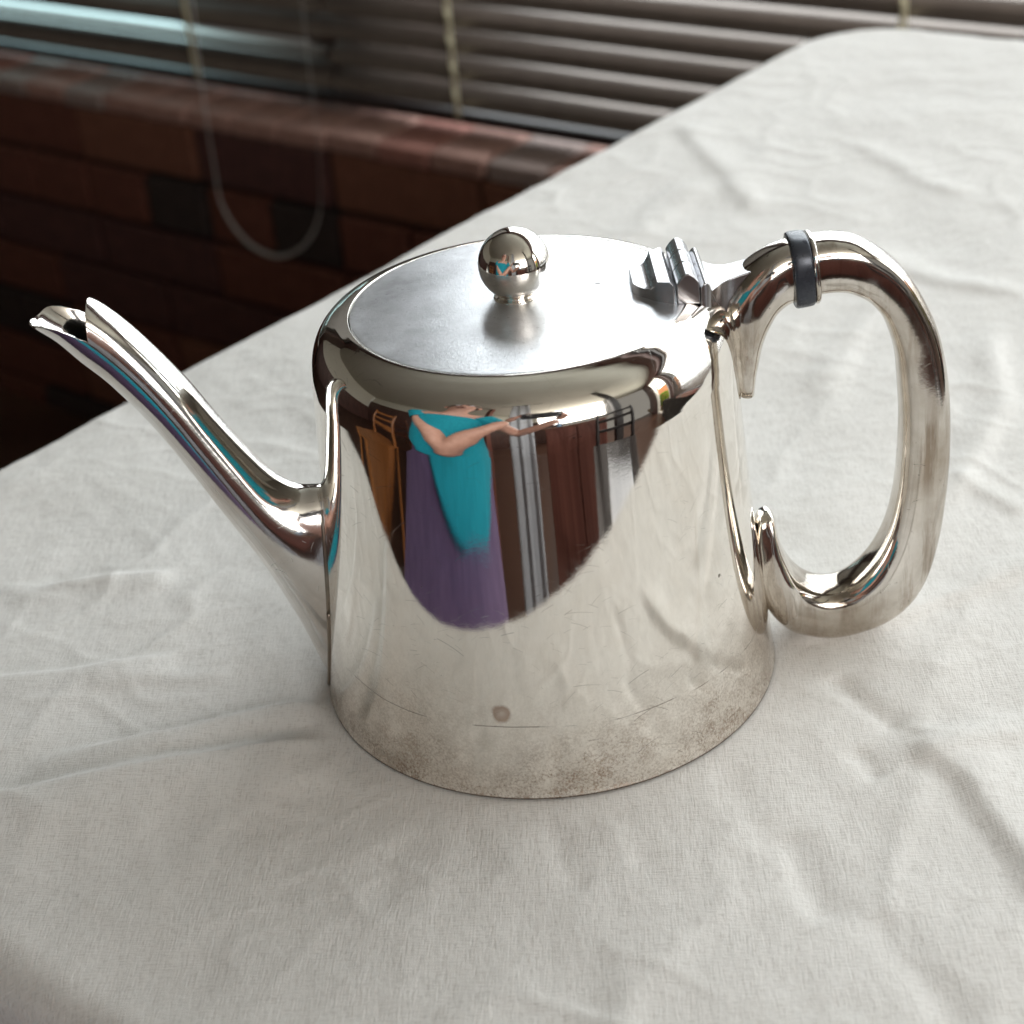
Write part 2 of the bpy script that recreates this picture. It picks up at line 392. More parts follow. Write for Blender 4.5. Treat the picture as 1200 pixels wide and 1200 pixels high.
for r in range(7):
    z = ZS - 0.060 - 0.072 * r
    u = -2.75 + 0.107 * (r % 2)
    while u < (0.3):
        header = (r % 3 == 1)
        ln = 0.107 if header else 0.214
        kind = random.choices([0, 1, 2, 3], [5, 3, 3 if header else 1, 2])[0]
        o = bpy.data.objects.new('brick', (hv if header else bv)[kind]); COL.objects.link(o)
        o.parent = wall
        o.location = wall_inv @ (W(u + ln / 2, 0.9585 + random.uniform(-0.002, 0.002), z))
        o.rotation_euler = (random.uniform(-0.02, 0.02), 0, random.uniform(-0.012, 0.012))
        u += ln
bm = bmesh.new(); box_bm(bm, (0, 0, 0), (0.070, 0.135, 0.020), None, 0.004); sm = bpy.data.meshes.new('sill_brick'); bm.to_mesh(sm); bm.free()
sv = variants(sm, SILLM, 'sill_brick')
u = -2.7; k = 0
while u < 1.6:
    o = bpy.data.objects.new('sill_brick', sv[random.choice([0, 0, 1, 2])]); COL.objects.link(o); o.parent = wall
    o.location = wall_inv @ W(u, 1.010 + random.uniform(-0.002, 0.002), ZS - 0.0125 + random.uniform(-0.001, 0.001))
    o.rotation_euler = (0.05, 0, random.uniform(-0.01, 0.01)); u += 0.074
# solid wall pieces around the openings
def wallbox(u0, u1, z0, z1, mat=None, v=1.06, t=0.12):
    o = box('wall', W((u0 + u1) / 2, v, (z0 + z1) / 2), (u1 - u0, t, z1 - z0), mat or CABINET, rot=RW); tag(o, kind='structure'); return o
wallbox(1.86, 2.02, -0.75, 1.45, PANEL); wallbox(3.2, 4.2, -0.75, 1.45, PANEL); wallbox(-3.2, -2.5, -0.2, 1.45, PANEL); wallbox(-3.2, 4.2, 1.451, 1.72, PANEL)

# window frames
def window(u0, u1, label):
    w = empty('window', W((u0 + u1) / 2, 1.11, ZS), ROT); hw = (u1 - u0) / 2
    for (x, z, sx, sz, nm) in ((-hw + .02, .85, .04, 1.7, 'window_frame'), (hw - .02, .85, .04, 1.7, 'window_frame'), (0, .025, 2 * hw - .082, .05, 'window_sill'), (0, 1.675, 2 * hw - .082, .05, 'window_head')):
        box(nm, (x, 0, z), (sx, 0.05, sz), BLACKWD, w, bev=0.004)
    tag(w, label, 'window'); return w
window(-2.5, -1.06, 'dark window frame behind the left blind')
window(-1.04, 1.84, 'wide dark window frame behind the right blind')

# ------------------------------------------------------------------ venetian blinds
def slat_mesh(length, width, tilt, camber=0.0045):
    """tilt: outer edge raised by this angle"""
    v, f = [], []; n = 10
    for s_ in (-1, 1):
        for side in (0, 1):
            for k in range(n + 1):
                t = k / n * 2 - 1
                y = t * width / 2; z = camber * (1 - t * t) - side * 0.0006
                yy = y * math.cos(tilt) - z * math.sin(tilt); zz = y * math.sin(tilt) + z * math.cos(tilt)
                v.append((s_ * length / 2, yy, zz))
    N = n + 1
    for k in range(n):
        f.append((k, k + 1, 2 * N + k + 1, 2 * N + k)); f.append((N + k + 1, N + k, 3 * N + k, 3 * N + k + 1))
    f += [(0, 2 * N, 3 * N, N), (n, N + n, 3 * N + n, 2 * N + n)]
    me = mesh('slat', v, f); fix_normals(me); me.materials.append(SLAT.m)
    for p in me.polygons: p.use_smooth = len(p.vertices) == 4 and p.area > 0
    return me
PITCH = 0.0272
def blind(u0, u1, v, z0, n, tilt, label, odd=None):
    b = empty('venetian_blind', W((u0 + u1) / 2, v, z0), ROT)
    tag(b, label, 'blind')
    L = u1 - u0
    me = slat_mesh(L, 0.035, tilt)
    for k in range(n):
        m = me
        if odd and k in odd: m = slat_mesh(L, 0.035, odd[k])
        o = bpy.data.objects.new('slat', m); COL.objects.link(o); o.parent = b
        o.location = (random.uniform(-.002, .002), 0, 0.030 + PITCH * k); o.rotation_euler = (random.uniform(-.012, .012), random.uniform(-0.0012, 0.0012), 0)
    box('bottom_rail', (0, 0.004, 0.006), (L, 0.028, 0.014), BLACKWD, b, bev=0.004)
    box('head_rail', (0, 0, 0.030 + PITCH * n + 0.02), (L, 0.04, 0.03), SLAT, b, bev=0.003)
    return b
NB = 52
bl = blind(-2.46, -1.0605, 1.000, -0.253, NB, math.radians(44), 'dark taupe venetian blind at left with one bright bluish slat and a hanging cord loop', {1: math.radians(6)})
br = blind(-1.0575, 1.82, 1.000, -0.252, NB, math.radians(36), 'taupe venetian blind at right with evenly tilted slats over the pink sill')
wallbox(-1.13, -1.00, ZS + .002, 1.45, MAHOG, 1.045, 0.02)
def ladder(b, x, zt, n=24):
    # twisted tape zig-zagging down the room side of the slats
    pts = []
    for k in range(n * 2):
        z = 0.012 + PITCH * 0.5 * k
        pts.append((x + (0.0022 if k % 2 else -0.0022), -0.0195 - 0.001 * (k % 2), z))
    tube('ladder_cord', pts, [0.0016 + 0.0011 * (k % 2) for k in range(len(pts))], CORD, b, 8, 3)
    tube('lift_cord', [(x + 0.004, -0.021, 0.01), (x + 0.005, -0.0215, 0.3), (x + 0.004, -0.021, 0.7)], 0.0011, CORD, b, 6, 2)
ladder(bl, -1.275 + 1.768, 0.6); ladder(br, -0.868 - 0.387, 0.6); ladder(br, -0.373 - 0.387, 0.6)
# cord loop hanging below the left blind, in the blind's own frame (u - 1.766 origin, v, z)
lp = [(-1.19, 0.965, 0.30), (-1.196, 0.94, 0.0), (-1.200, 0.93, -0.12), (-1.208, 0.93, -0.20), (-1.2135, 0.93, -0.27), (-1.2151, 0.93, -0.3309), (-1.216, 0.93, -0.3568), (-1.212, 0.93, -0.3749), (-1.1997, 0.93, -0.3949), (-1.1795, 0.93, -0.4115), (-1.1599, 0.93, -0.4186), (-1.1352, 0.93, -0.4206), (-1.1102, 0.93, -0.413), (-1.0868, 0.93, -0.3986), (-1.0681, 0.93, -0.3791), (-1.0561, 0.93, -0.3591), (-1.0499, 0.93, -0.3413), (-1.0442, 0.93, -0.3063), (-1.040, 0.93, -0.2674), (-1.036, 0.93, -0.18), (-1.036, 0.94, 0.0), (-1.04, 0.965, 0.3)]
tube('cord_loop', [(a + 1.768, b - 1.000, c + 0.253) for a, b, c in lp], [0.0007] * 5 + [0.0009, .0012, .0016, .0020, .0022, .0024, .0024, .0023, .0020, .0016, .0010, .0005, .0002, .0002, .0002, .0002, .0002], CORDT, bl, 8, 5)

# ------------------------------------------------------------------ garden door (reflected at the right of the pot)
door = empty('glazed_door', W(2.6, 1.06, -0.75), ROT)
for nm, x, z, sx, sz in (('door_frame', -.52, 1.05, .07, 2.1), ('door_frame', .52, 1.05, .07, 2.1), ('door_frame', 0, 2.15, 1.11, .08), ('threshold', 0, .03, .96, .06)):
    box(nm, (x, 0, z), (sx, 0.09, sz), PLASTIC, door, bev=0.005)
tag(door, 'white framed garden door mirrored in the right of the pot', 'door')
ow = box('garden_wall', W(4.3, 2.2, 0.1), (0.15, 1.9, 1.9), ORANGEW, rot=RW); tag(ow, 'sunlit orange rendered garden wall outside the door', 'wall')
gl = slab('ground', [uvp(-3, 1.15), uvp(5.5, 1.15), uvp(5.5, 4.2), uvp(-3, 4.2)], -0.90, -0.80, plain('garden_soil', (0.2, 0.15, 0.1), (0.3, 0.24, 0.16), 0.95))
v, f = [], []
for k in range(1400):
    d = Vector((random.gauss(0, 1), random.gauss(0, 1), random.gauss(0, 1))).normalized() * random.uniform(.5, 1) ** .4
    c = Vector((d.x * .42, d.y * .35, .55 + d.z * .55)); s_ = random.uniform(.03, .06)
    a = Vector((random.gauss(0, 1), random.gauss(0, 1), random.gauss(0, .6))).normalized(); b2 = a.cross(Vector((random.gauss(0, 1), random.gauss(0, 1), 1))).normalized()
    i = len(v); v += [c - a * s_, c + b2 * s_ * .45, c + a * s_, c - b2 * s_ * .45]; f.append((i, i + 1, i + 2, i + 3))
sh = empty('garden_shrub', W(3.75, 1.62, -0.8)); tag(sh, 'bright green leafy shrub in front of the orange garden wall', 'shrub')
link('foliage', mesh('foliage', v, f), LEAF, sh)
tube('stem', [(0, 0, 0), (.02, 0, .3), (0, .01, .6)], [.03, .02, .008], MAHOG, sh)

# ------------------------------------------------------------------ furniture that the pot mirrors
def post(name, p, h, s, mat, label, z0=-0.75):
    o = box(name, (p[0], p[1], z0 + h / 2), (s, s, h), mat, rot=Matrix.Rotation(0.4, 3, 'Z'), bev=0.006); tag(o, label, 'post'); return o
post('wooden_post', (-0.62, -1.55), 2.46, 0.09, CABINET, 'red brown wooden post behind the seated person')
post('wooden_post', (1.02, -1.02), 2.46, 0.10, BLACKWD, 'near black wooden post right of the cabinet')
cab = empty('wooden_cabinet', (0.75, -1.75, -0.75), math.radians(24))
box('cabinet_body', (0, 0, 0.44), (0.95, 0.42, 0.78), CABINET, cab, bev=0.006)
box('cabinet_top', (0, 0, 0.85), (1.02, 0.48, 0.035), OAK, cab, bev=0.006)
for x in (-.235, .235):
    d = box('cabinet_door', (x, 0.222, 0.45), (0.44, 0.02, 0.66), CABINET, cab, bev=0.006); box('door_knob', (-x * .8, 0.022, 0.05), (0.03, 0.03, 0.03), BLACKWD, d, bev=0.008)
for x in (-.42, .42):
    for y in (-.16, .16): box('leg', (x, y, 0.025), (0.05, 0.05, 0.05), CABINET, cab)
tag(cab, 'red brown wooden cabinet with two doors at the back of the room', 'cabinet')
def wavy(name, w, h, mat, parent, amp=0.03, waves=7):
    v, f = [], []; nx = 120
    for j in (0, 1):
        for i in range(nx + 1):
            t = i / nx; v.append(((t - .5) * w * (0.85 + .15 * (1 - j)), amp * (math.sin(t * waves * 2 * PI + j) + 0.6 * math.sin(t * waves * 3.7 * PI + 1 + 2 * j) * math.sin(t * 3)), j * h))
    f = [(i, i + 1, nx + 2 + i, nx + 1 + i) for i in range(nx)]
    o = link(name, mesh(name, v, f), mat, parent); s = o.modifiers.new('t', 'SOLIDIFY'); s.thickness = 0.004; return o
cu = empty('white_curtain', (-0.09, -1.22, -0.72), 0.1); wavy('curtain_cloth', 0.27, 2.3, WHITECL, cu, .014, 2.3)
tube('curtain_rod', [(-.3, 0, 2.32), (0, 0, 2.32), (.3, 0, 2.32)], .012, BLACKWD, cu)
tag(cu, 'narrow white gathered curtain hanging at the back of the room', 'curtain')
bt = empty('water_bottle', (0.42, -1.62, 0.1175), 0); 
link('bottle_body', lathe('bottle_body', [(0, 0), (.032, 0), (.034, .01), (.034, .15), (.013, .19), (.013, .21), (0, .21)], 32), BLUE, bt)
link('cap', lathe('cap', [(0, .2105), (.015, .2105), (.015, .228), (0, .228)], 32), WHITECL, bt); tag(bt, 'pale blue water bottle standing on the wooden cabinet', 'bottle')

def chair(loc, rz, label, mat=OAK):
    c = empty('wooden_chair', loc, rz)
    box('seat', (0, 0, 0.44), (0.42, 0.40, 0.03), mat, c, bev=0.01)
    for x in (-.18, .18):
        tube('leg', [(x, .17, .425), (x * 1.03, .175, .28), (x * 1.05, .18, .25), (x * 1.08, .19, 0.0)], [.018, .022, .014, .012], mat, c, 12)
        tube('back_post', [(x * 1.05, -.21, 0), (x, -.18, .44), (x, -.20, .7), (x, -.26, .98)], [.013, .02, .018, .014], mat, c, 12)
    for z in (.62, .76, .92): box('back_rail', (0, -.20 - max(0, z - .7) * .2, z), (.34, .018, .055), mat, c, bev=.005)
    tube('stretcher', [(-.18, .18, .2), (0, .18, .2), (.18, .18, .2)], .010, mat, c, 10); tube('stretcher', [(-.18, -.195, .17), (0, -.195, .17), (.18, -.195, .17)], .010, mat, c, 10)
    tag(c, label, 'chair'); return c
chair((-0.46, -0.52, -0.75), math.atan2(0.85, 0.5) - PI / 2, 'orange wooden chair the seated person sits on')
chair((-1.12, -0.10, -0.75), math.radians(-35), 'empty orange wooden chair at the left side of the table', OAK)
chair((-1.75, -0.85, -0.75), math.radians(150), 'dark red wooden chair standing behind the empty orange chair', MAHOG)

chair((0.60, -0.66, -0.75), math.radians(45), 'near black wooden chair at the right corner of the table', BLACKWD)
tw = empty('folded_towel', (0.58, -0.62, -0.2945), 0.9)
box('folded_layer', (0, 0, 0.008), (0.22, 0.16, 0.016), WHITECL, tw, bev=0.006); box('folded_layer', (0.005, 0.004, 0.0245), (0.20, 0.15, 0.015), WHITECL, tw, bev=0.006)
tag(tw, 'folded white towel lying on the near black chair', 'towel')
# ------------------------------------------------------------------ table and cloth
UMIN, UMAX, VMIN, VMAX = -0.2525, 0.285, -0.176, 0.642
tb = empty('dining_table', W((UMIN + UMAX) / 2, (VMIN + VMAX) / 2, -0.75), ROT)
box('table_top', (0, 0, 0.75 - 0.004 - 0.017), (UMAX - UMIN - 0.18, VMAX - VMIN - 0.18, 0.028), MAHOG, tb, bev=0.010)
for x in (-1, 1):
    for y in (-1, 1): box('leg', (x * ((UMAX - UMIN) / 2 - .15), y * ((VMAX - VMIN) / 2 - .15), 0.357), (.055, .055, .712), MAHOG, tb, bev=.006)
tag(tb, 'dark wooden dining table hidden beneath the white cloth', 'table')

def vnoise(x, y, seed):
    xi = np.floor(x).astype(int); yi = np.floor(y).astype(int); fx = x - xi; fy = y - yi
    fx = fx * fx * (3 - 2 * fx); fy = fy * fy * (3 - 2 * fy)
    def h(a, b):
        n = (a * 374761393 + b * 668265263 + seed * 974711) & 0x7fffffff
        n = ((n ^ (n >> 13)) * 1274126177) & 0x7fffffff; return (n & 0xffff) / 65535.0
    return (h(xi, yi) * (1 - fx) + h(xi + 1, yi) * fx) * (1 - fy) + (h(xi, yi + 1) * (1 - fx) + h(xi + 1, yi + 1) * fx) * fy
def rot2(x, y, a): return x * math.cos(a) - y * math.sin(a), x * math.sin(a) + y * math.cos(a)

CREASES = [  # polyline (mm, world xy), width mm, height mm, asymmetry
    ([(86, -62), (100, -60), (122, -56), (200, -40)], 5, 1.0, 0.4),
    ([(79, -22), (84, -35), (92, -50)], 4, -1.1, 0.0), ([(78, -56), (82, -69)], 4, -0.9, 0.0),
    ([(70, -116), (73, -133), (83, -156)], 5, -0.7, 0.2), ([(60, -7), (79, -1), (97, 1), (124, 12), (180, 35)], 6, 1.4, 0.5),
    ([(-6, -62), (-3, -81), (2, -100)], 3.5, -0.35, 0.2), ([(11, -66), (18, -93)], 3, -0.3, 0.2), ([(41, -54), (50, -96)], 5, -0.4, 0.2),
    ([(55, -85), (59, -118)], 5, -0.8, 0.2), ([(-38, -70), (-50, -100)], 6, -0.3, 0.0), ([(-24, -64), (-12, -92)], 4, 0.3, 0.2),
    ([(147, 280), (175, 242), (206, 219)], 7, 1.2, 0.3), ([(140, 84), (157, 52)], 5, 0.8, 0.3),
    ([(95, 480), (108, 400), (116, 335)], 8, 1.2, 0.3), ([(176, 430), (199, 356), (215, 330)], 7, 0.9, 0.2),
    ([(-139, 8), (-95, 6)], 4, 0.6, 0.2), ([(-178, 66), (-136, 64)], 3, 0.5, 0.0),
    ([(13, 281), (60, 330), (99, 391)], 10, 1.0, 0.2), ([(-60, 150), (-20, 230), (10, 300)], 10, 0.8, 0.2),
    ([(130, 60), (170, 130), (185, 200)], 7, 1.3, 0.3), ([(110, 150), (150, 235)], 7, 0.9, 0.3),
    ([(125, -50), (170, -10), (210, 60)], 9, 1.6, 0.3), ([(150, -60), (185, -30), (225, 20)], 7, 1.3, -0.3),
]
FOLDS = [    # crest lines: the cloth climbs steeply to the line on one side and eases down on the other
    ([(-230, -68), (-190, -57), (-153, -47), (-130, -44), (-107, -39), (-84, -36), (-58, -30)], 7.0, 2.1, 20),
    ([(-150, -31), (-107, -23), (-82, -17), (-58, -13)], 5.5, 1.7, 13),
    ([(-178, 60), (-150, 66), (-120, 66)], 4.0, 0.8, 10), ([(-200, 14), (-150, 12), (-112, 18)], 4.0, 0.8, 10),
    ([(121, -140), (110, -114), (108, -92), (104, -72), (92, -54)], 6.0, 1.1, 14),
]
def seg_field(X, Y, poly):
    best = np.full(X.shape, 1e9); sg = np.zeros(X.shape); end = np.zeros(X.shape)
    tot = sum(math.dist(a, b) for a, b in zip(poly, poly[1:])); acc = 0
    for a, b in zip(poly, poly[1:]):
        dx, dy = b[0] - a[0], b[1] - a[1]; L = math.hypot(dx, dy)
        t = np.clip(((X - a[0]) * dx + (Y - a[1]) * dy) / L ** 2, 0, 1)
        px = X - a[0] - t * dx; py = Y - a[1] - t * dy; d = np.hypot(px, py); m = d < best
        best = np.where(m, d, best); sg = np.where(m, np.sign(dx * py - dy * px), sg)
        end = np.where(m, (acc + t * L) / tot, end); acc += L
    return best, sg, end
def cloth_height(x, y):
    X, Y = x * 1000, y * 1000
    h = np.zeros(x.shape)
    a, b = rot2(X, Y, 0.45)
    wx = X + 14 * vnoise(X / 40, Y / 40, 5); wy = Y + 14 * vnoise(X / 40, Y / 40, 6)
    h += 2.4 * (vnoise(wx / 75, wy / 75, 1) - .5)
    h += 1.1 * (vnoise(wx / 31, wy / 38, 2) - .5)
    r1 = 1 - np.abs(2 * vnoise(a / 26 + .6 * vnoise(X / 18, Y / 18, 8), b / 60, 3) - 1)
    h += 1.05 * r1 ** 4 * vnoise(X / 60, Y / 60, 9)
    a, b = rot2(X, Y, -0.9)
    r2 = 1 - np.abs(2 * vnoise(a / 19 + .5 * vnoise(X / 15, Y / 15, 18), b / 48, 13) - 1)
    h += 0.9 * r2 ** 4 * vnoise(X / 50, Y / 50, 19)
    a3, b3 = rot2(X, Y, 1.25)
    r3 = 1 - np.abs(2 * vnoise(a3 / 8 + .5 * vnoise(X / 7, Y / 7, 28), b3 / 21, 23) - 1)
    h += 0.34 * r3 ** 4 * vnoise(X / 26, Y / 26, 29)
    h += 0.30 * (vnoise(wx / 9, wy / 12, 4) - .5) + 0.12 * (vnoise(X / 4.5, Y / 5.5, 7) - .5)
    for poly, w, hh, asym in CREASES:
        d, s, e = seg_field(X + 3 * (vnoise(X / 15, Y / 15, 30) - .5), Y + 3 * (vnoise(X / 15, Y / 15, 31) - .5), poly)
        ww = w * (1 + asym * s); ww = np.maximum(ww, w * .25)
        h += 1.35 * hh * np.exp(-(d / ww) ** 2) * np.clip(np.minimum(e, 1 - e) * 8 + .0, 0.0, 1)
    for poly, w, hh, back in FOLDS:
        d, s, e = seg_field(X + 2.0 * (vnoise(X / 22, Y / 22, 40) - .5), Y + 2.0 * (vnoise(X / 22, Y / 22, 41) - .5), poly)
        sd = d * s
        f = np.where(sd < 0, np.exp(-(sd / back) ** 2), np.clip(1 - sd / w, 0, 1) ** 1.15)
        h += 2.3 * hh * f * np.clip(np.minimum(e * 3, (1 - e) * 9), 0, 1)
    r = np.hypot(X, Y); k = np.clip((r - 64) / 14, 0, 1); k = k * k * (3 - 2 * k)
    return (h * k - 0.9 * (1 - np.clip((r - 66) / 22, 0, 1)) * 0.0) / 1000.0
def build_cloth():
    DROP = 0.22
    us = np.concatenate([np.arange(UMIN - DROP, UMIN - .02, .008), np.arange(UMIN - .02, UMAX + .02, .0014), np.arange(UMAX + .02, UMAX + DROP, .008)])
    vs = np.concatenate([np.arange(VMIN - DROP, VMIN - .03, .008), np.arange(VMIN - .03, 0.22, .0014), np.arange(0.22, VMAX + .02, .0022), np.arange(VMAX + .02, VMAX + DROP, .008)])
    uu, vv = np.meshgrid(us, vs, indexing='ij')
    cu_, cv_ = (UMIN + UMAX) / 2, (VMIN + VMAX) / 2
    R = np.where(vv < cv_, np.where(uu < cu_, 0.105, 0.26), 0.055); hu, hv = (UMAX - UMIN) / 2 - R, (VMAX - VMIN) / 2 - R
    qx, qy = uu - cu_, vv - cv_
    ox = np.maximum(np.abs(qx) - hu, 0) * np.sign(qx); oy = np.maximum(np.abs(qy) - hv, 0) * np.sign(qy)
    d = np.hypot(ox, oy); nx = np.where(d > 1e-9, ox / np.maximum(d, 1e-9), 0); ny = np.where(d > 1e-9, oy / np.maximum(d, 1e-9), 0)
    rb = np.where(qy < -hv, 0.013, 0.006)        # the front edge rolls over softly
    s = d - (R - rb)                              # arc-length past the start of the bend
    ang = np.clip(s / rb, 0, PI / 2)
    drop = np.where(s > 0, rb * (1 - np.cos(ang)) + np.maximum(s - rb * PI / 2, 0), 0)
    horiz = np.where(s > 0, (R - rb) + rb * np.sin(ang), d)
    per = (np.arctan2(qy, qx)) * 9
    flare = 0.06 * drop + 0.012 * np.sin(per * 3 + 2 * np.sin(per)) * np.clip(drop / .1, 0, 1)
    horiz = horiz + np.where(s > 0, flare, 0)
    px = cu_ + np.clip(qx, -hu, hu) + nx * horiz; py = cv_ + np.clip(qy, -hv, hv) + ny * horiz
    X = U.x * px + V.x * py; Y = U.y * px + V.y * py
    hz = cloth_height(X, Y); k = np.clip(1 - s / rb, 0, 1)
    Z = -drop + hz * k - 0.0002
    edge = np.clip(1 - np.abs(s) / .02, 0, 1)
    Z += 0.0006 * edge * (vnoise(X * 60, Y * 60, 77) - .5)
    n, m = uu.shape
    co = np.stack([X, Y, Z], -1).reshape(-1, 3)
    idx = np.arange(n * m).reshape(n, m)
    f = np.stack([idx[:-1, :-1], idx[1:, :-1], idx[1:, 1:], idx[:-1, 1:]], -1).reshape(-1, 4)
    me = bpy.data.meshes.new('tablecloth')
    me.vertices.add(len(co)); me.vertices.foreach_set('co', co.ravel())
    me.loops.add(f.size); me.loops.foreach_set('vertex_index', f.ravel().astype(np.int32))
    me.polygons.add(len(f)); me.polygons.foreach_set('loop_start', np.arange(0, f.size, 4, dtype=np.int32)); me.polygons.foreach_set('loop_total', np.full(len(f), 4, dtype=np.int32))
    me.update(); me.validate()
    o = link('tablecloth', me, CLOTH)
    o.modifiers.new('t', 'SOLIDIFY').thickness = 0.0006
    o.modifiers['t'].offset = -1
    tag(o, 'creased off-white cotton cloth spread over the table under the teapot', 'tablecloth')
build_cloth()

# ------------------------------------------------------------------ teapot
pot = empty('teapot', (0, 0, 0))
tag(pot, 'shiny silver plated teapot with ball knob, long spout and looped handle', 'teapot')
mm = 0.001
prof = []
for z in np.linspace(1.2, 97, 70): prof.append((65.2 - 0.127 * z + 0.00035 * z * z, z))
sh_pts = catmull([(56.2, 97), (55.75, 101), (54.9, 104.8), (53.3, 108.2), (50.9, 110.8), (48.0, 112.4), (45.6, 113.25)], 8)
prof += [tuple(p) for p in sh_pts[1:]]
prof += [(44.75, 113.40), (44.55, 113.42), (44.5, 113.42), (44.45, 113.3), (44.45, 108)]
prof = [(0, 1.6), (60, 1.6), (62.5, 0.9), (64.0, 0.15), (64.9, 0.1), (65.25, 0.45), (65.15, 1.0)] + prof
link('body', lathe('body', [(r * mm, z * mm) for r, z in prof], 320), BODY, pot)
DOME = 1.25
lp_ = [(0.0, 113.4 + DOME)] + [(r, 113.4 + DOME * (1 - (r / 43.7) ** 2)) for r in np.linspace(1.5, 43.6, 40)]
lp_ += [(43.85, 113.38), (43.95, 113.36), (44.02, 113.28), (44.02, 110.0)]
lid = link('lid', lathe('lid', [(r * mm, z * mm) for r, z in lp_], 256), LID, pot)
zc = 113.4 + DOME
cz = zc + 8.9; rr = 9.4
kn = [(0, zc - .4), (6.2, zc - .2), (6.2, zc + .15), (5.6, zc + .35), (4.9, zc + .5)]
a0 = math.asin(4.6 / rr)
for a in np.linspace(-PI / 2 + a0, PI / 2, 48): kn.append((rr * math.cos(a), cz + rr * math.sin(a)))
link('knob', lathe('knob', [(r * mm, z * mm) for r, z in kn], 96), KNOB, lid)

# --- spout: swept shell, upper wall cut back, lower wall running on to the lip
SP = [(-53.3, 61.6, -61.0, -3.1, 11.5), (-58.9, 63.8, -65.1, 2.0, 11.2), (-65.2, 64.5, -70.7, 21.7, 11), (-71.2, 68.6, -77.9, 41.4, 10.5), (-76.9, 77.0, -86.0, 58.2, 9.8),
      (-83.2, 87.6, -93.4, 73.7, 9), (-90.1, 100.0, -101.1, 88.4, 8.3), (-97.7, 111.5, -109.4, 100.8, 7.8), (-104.3, 119.7, -115.8, 108.2, 7.8),
      (-110.2, 124.7, -120.9, 114.6, 7.9), (-117.3, 127.0, -124.9, 118.4, 7.6), (-121.6, 125.2, -125.9, 119.2, 5.6), (-124.6, 122.6, -126.9, 120.0, 3.2)]
SPA = np.array(SP)
def sp_at(s):
    s = min(max(s, 0), len(SP) - 1.0001); i = int(s); t = s - i
    P = [SPA[max(0, min(len(SP) - 1, i + k))] for k in (-1, 0, 1, 2)]; a, b, c, d = P
    return 0.5 * ((2 * b) + (c - a) * t + (2 * a - 5 * b + 4 * c - d) * t * t + (3 * b - a - 3 * c + d) * t ** 3)
def sp_pt(s, th, shrink=0.0):
    q = sp_at(s); T = Vector((q[0], 0, q[1])); B = Vector((q[2], 0, q[3])); C = (T + B) / 2; h = (T - B) / 2
    hl = h.length; h = h.normalized() * max(hl - shrink, 0.3); w = max(q[4] - shrink, 0.3)
    cx, sx = math.cos(th), math.sin(th)
    # bottom is drawn in towards a soft keel
    ww = w * (1 - 0.10 * max(0, -sx) ** 2)
    return (C + h * sx + Vector((0, 1, 0)) * (ww * cx)) * mm
def s_end(th):
    sx = math.sin(th)      # 1 top, -1 bottom
    if sx > 0.05: return 8.15 + 0.9 * sx
    t = min(1.0, (0.05 - sx) / 1.05)
    return 8.195 + 3.75 * (t ** 0.8)
NT, NS = 72, 120
def shell(shrink, s0=0.0):
    return [[sp_pt(s0 + (s_end(2 * PI * k / NT) - s0) * (1 - (1 - j / NS) ** 1.15), 2 * PI * k / NT, shrink * (1 - 0.5 * (j / NS) ** 3)) for k in range(NT)] for j in range(NS + 1)]
outer, inner = shell(0.0), shell(0.95, 5.0)
v = [p for row in outer for p in row] + [p for row in inner for p in row]; f = []
OFF = len(outer) * NT
for j in range(NS):
    for k in range(NT):
        k2 = (k + 1) % NT
        f.append((j * NT + k, j * NT + k2, (j + 1) * NT + k2, (j + 1) * NT + k))
        f.append((OFF + j * NT + k2, OFF + j * NT + k, OFF + (j + 1) * NT + k, OFF + (j + 1) * NT + k2))
for k in range(NT):
    k2 = (k + 1) % NT; f.append((NS * NT + k, NS * NT + k2, OFF + NS * NT + k2, OFF + NS * NT + k))
f.append(tuple(OFF + k for k in range(NT)))
me = mesh('spout', v, f); fix_normals(me)
spout = link('spout', me, SPOUT, pot)
bv_ = spout.modifiers.new('rim', 'BEVEL'); bv_.width = 0.00035; bv_.segments = 2; bv_.limit_method = 'ANGLE'; bv_.angle_limit = math.radians(50)

# --- handle
def sweep_xz(name, rows, mat, parent, wfac, n=40, sub=8, power=2.0, cap=True):
    """rows: outer xz, inner xz, (optional y half width); lies in the plane of the pot's axis"""
    rows = [(*r[:4], (r[4] if len(r) > 4 else math.dist(r[:2], r[2:4]) / 2 * wfac)) for r in rows]
    P = catmull(rows, sub); v, f = [], []
    for q in P:
        T = Vector((q[0], 0, q[1])); B = Vector((q[2], 0, q[3])); C = (T + B) / 2; h = (T - B) / 2
        for k in range(n):
            a = 2 * PI * k / n; c, s = math.cos(a), math.sin(a)
            c = math.copysign(abs(c) ** (2 / power), c); s = math.copysign(abs(s) ** (2 / power), s)
            v.append((C + h * s + Vector((0, q[4] * c, 0))) * mm)
    for j in range(len(P) - 1):
        for k in range(n): f.append((j * n + k, j * n + (k + 1) % n, (j + 1) * n + (k + 1) % n, (j + 1) * n + k))
    if cap: f.append(tuple(range(n))[::-1]); f.append(tuple((len(P) - 1) * n + k for k in range(n)))
    me = mesh(name, v, f); fix_normals(me); return link(name, me, mat, parent)
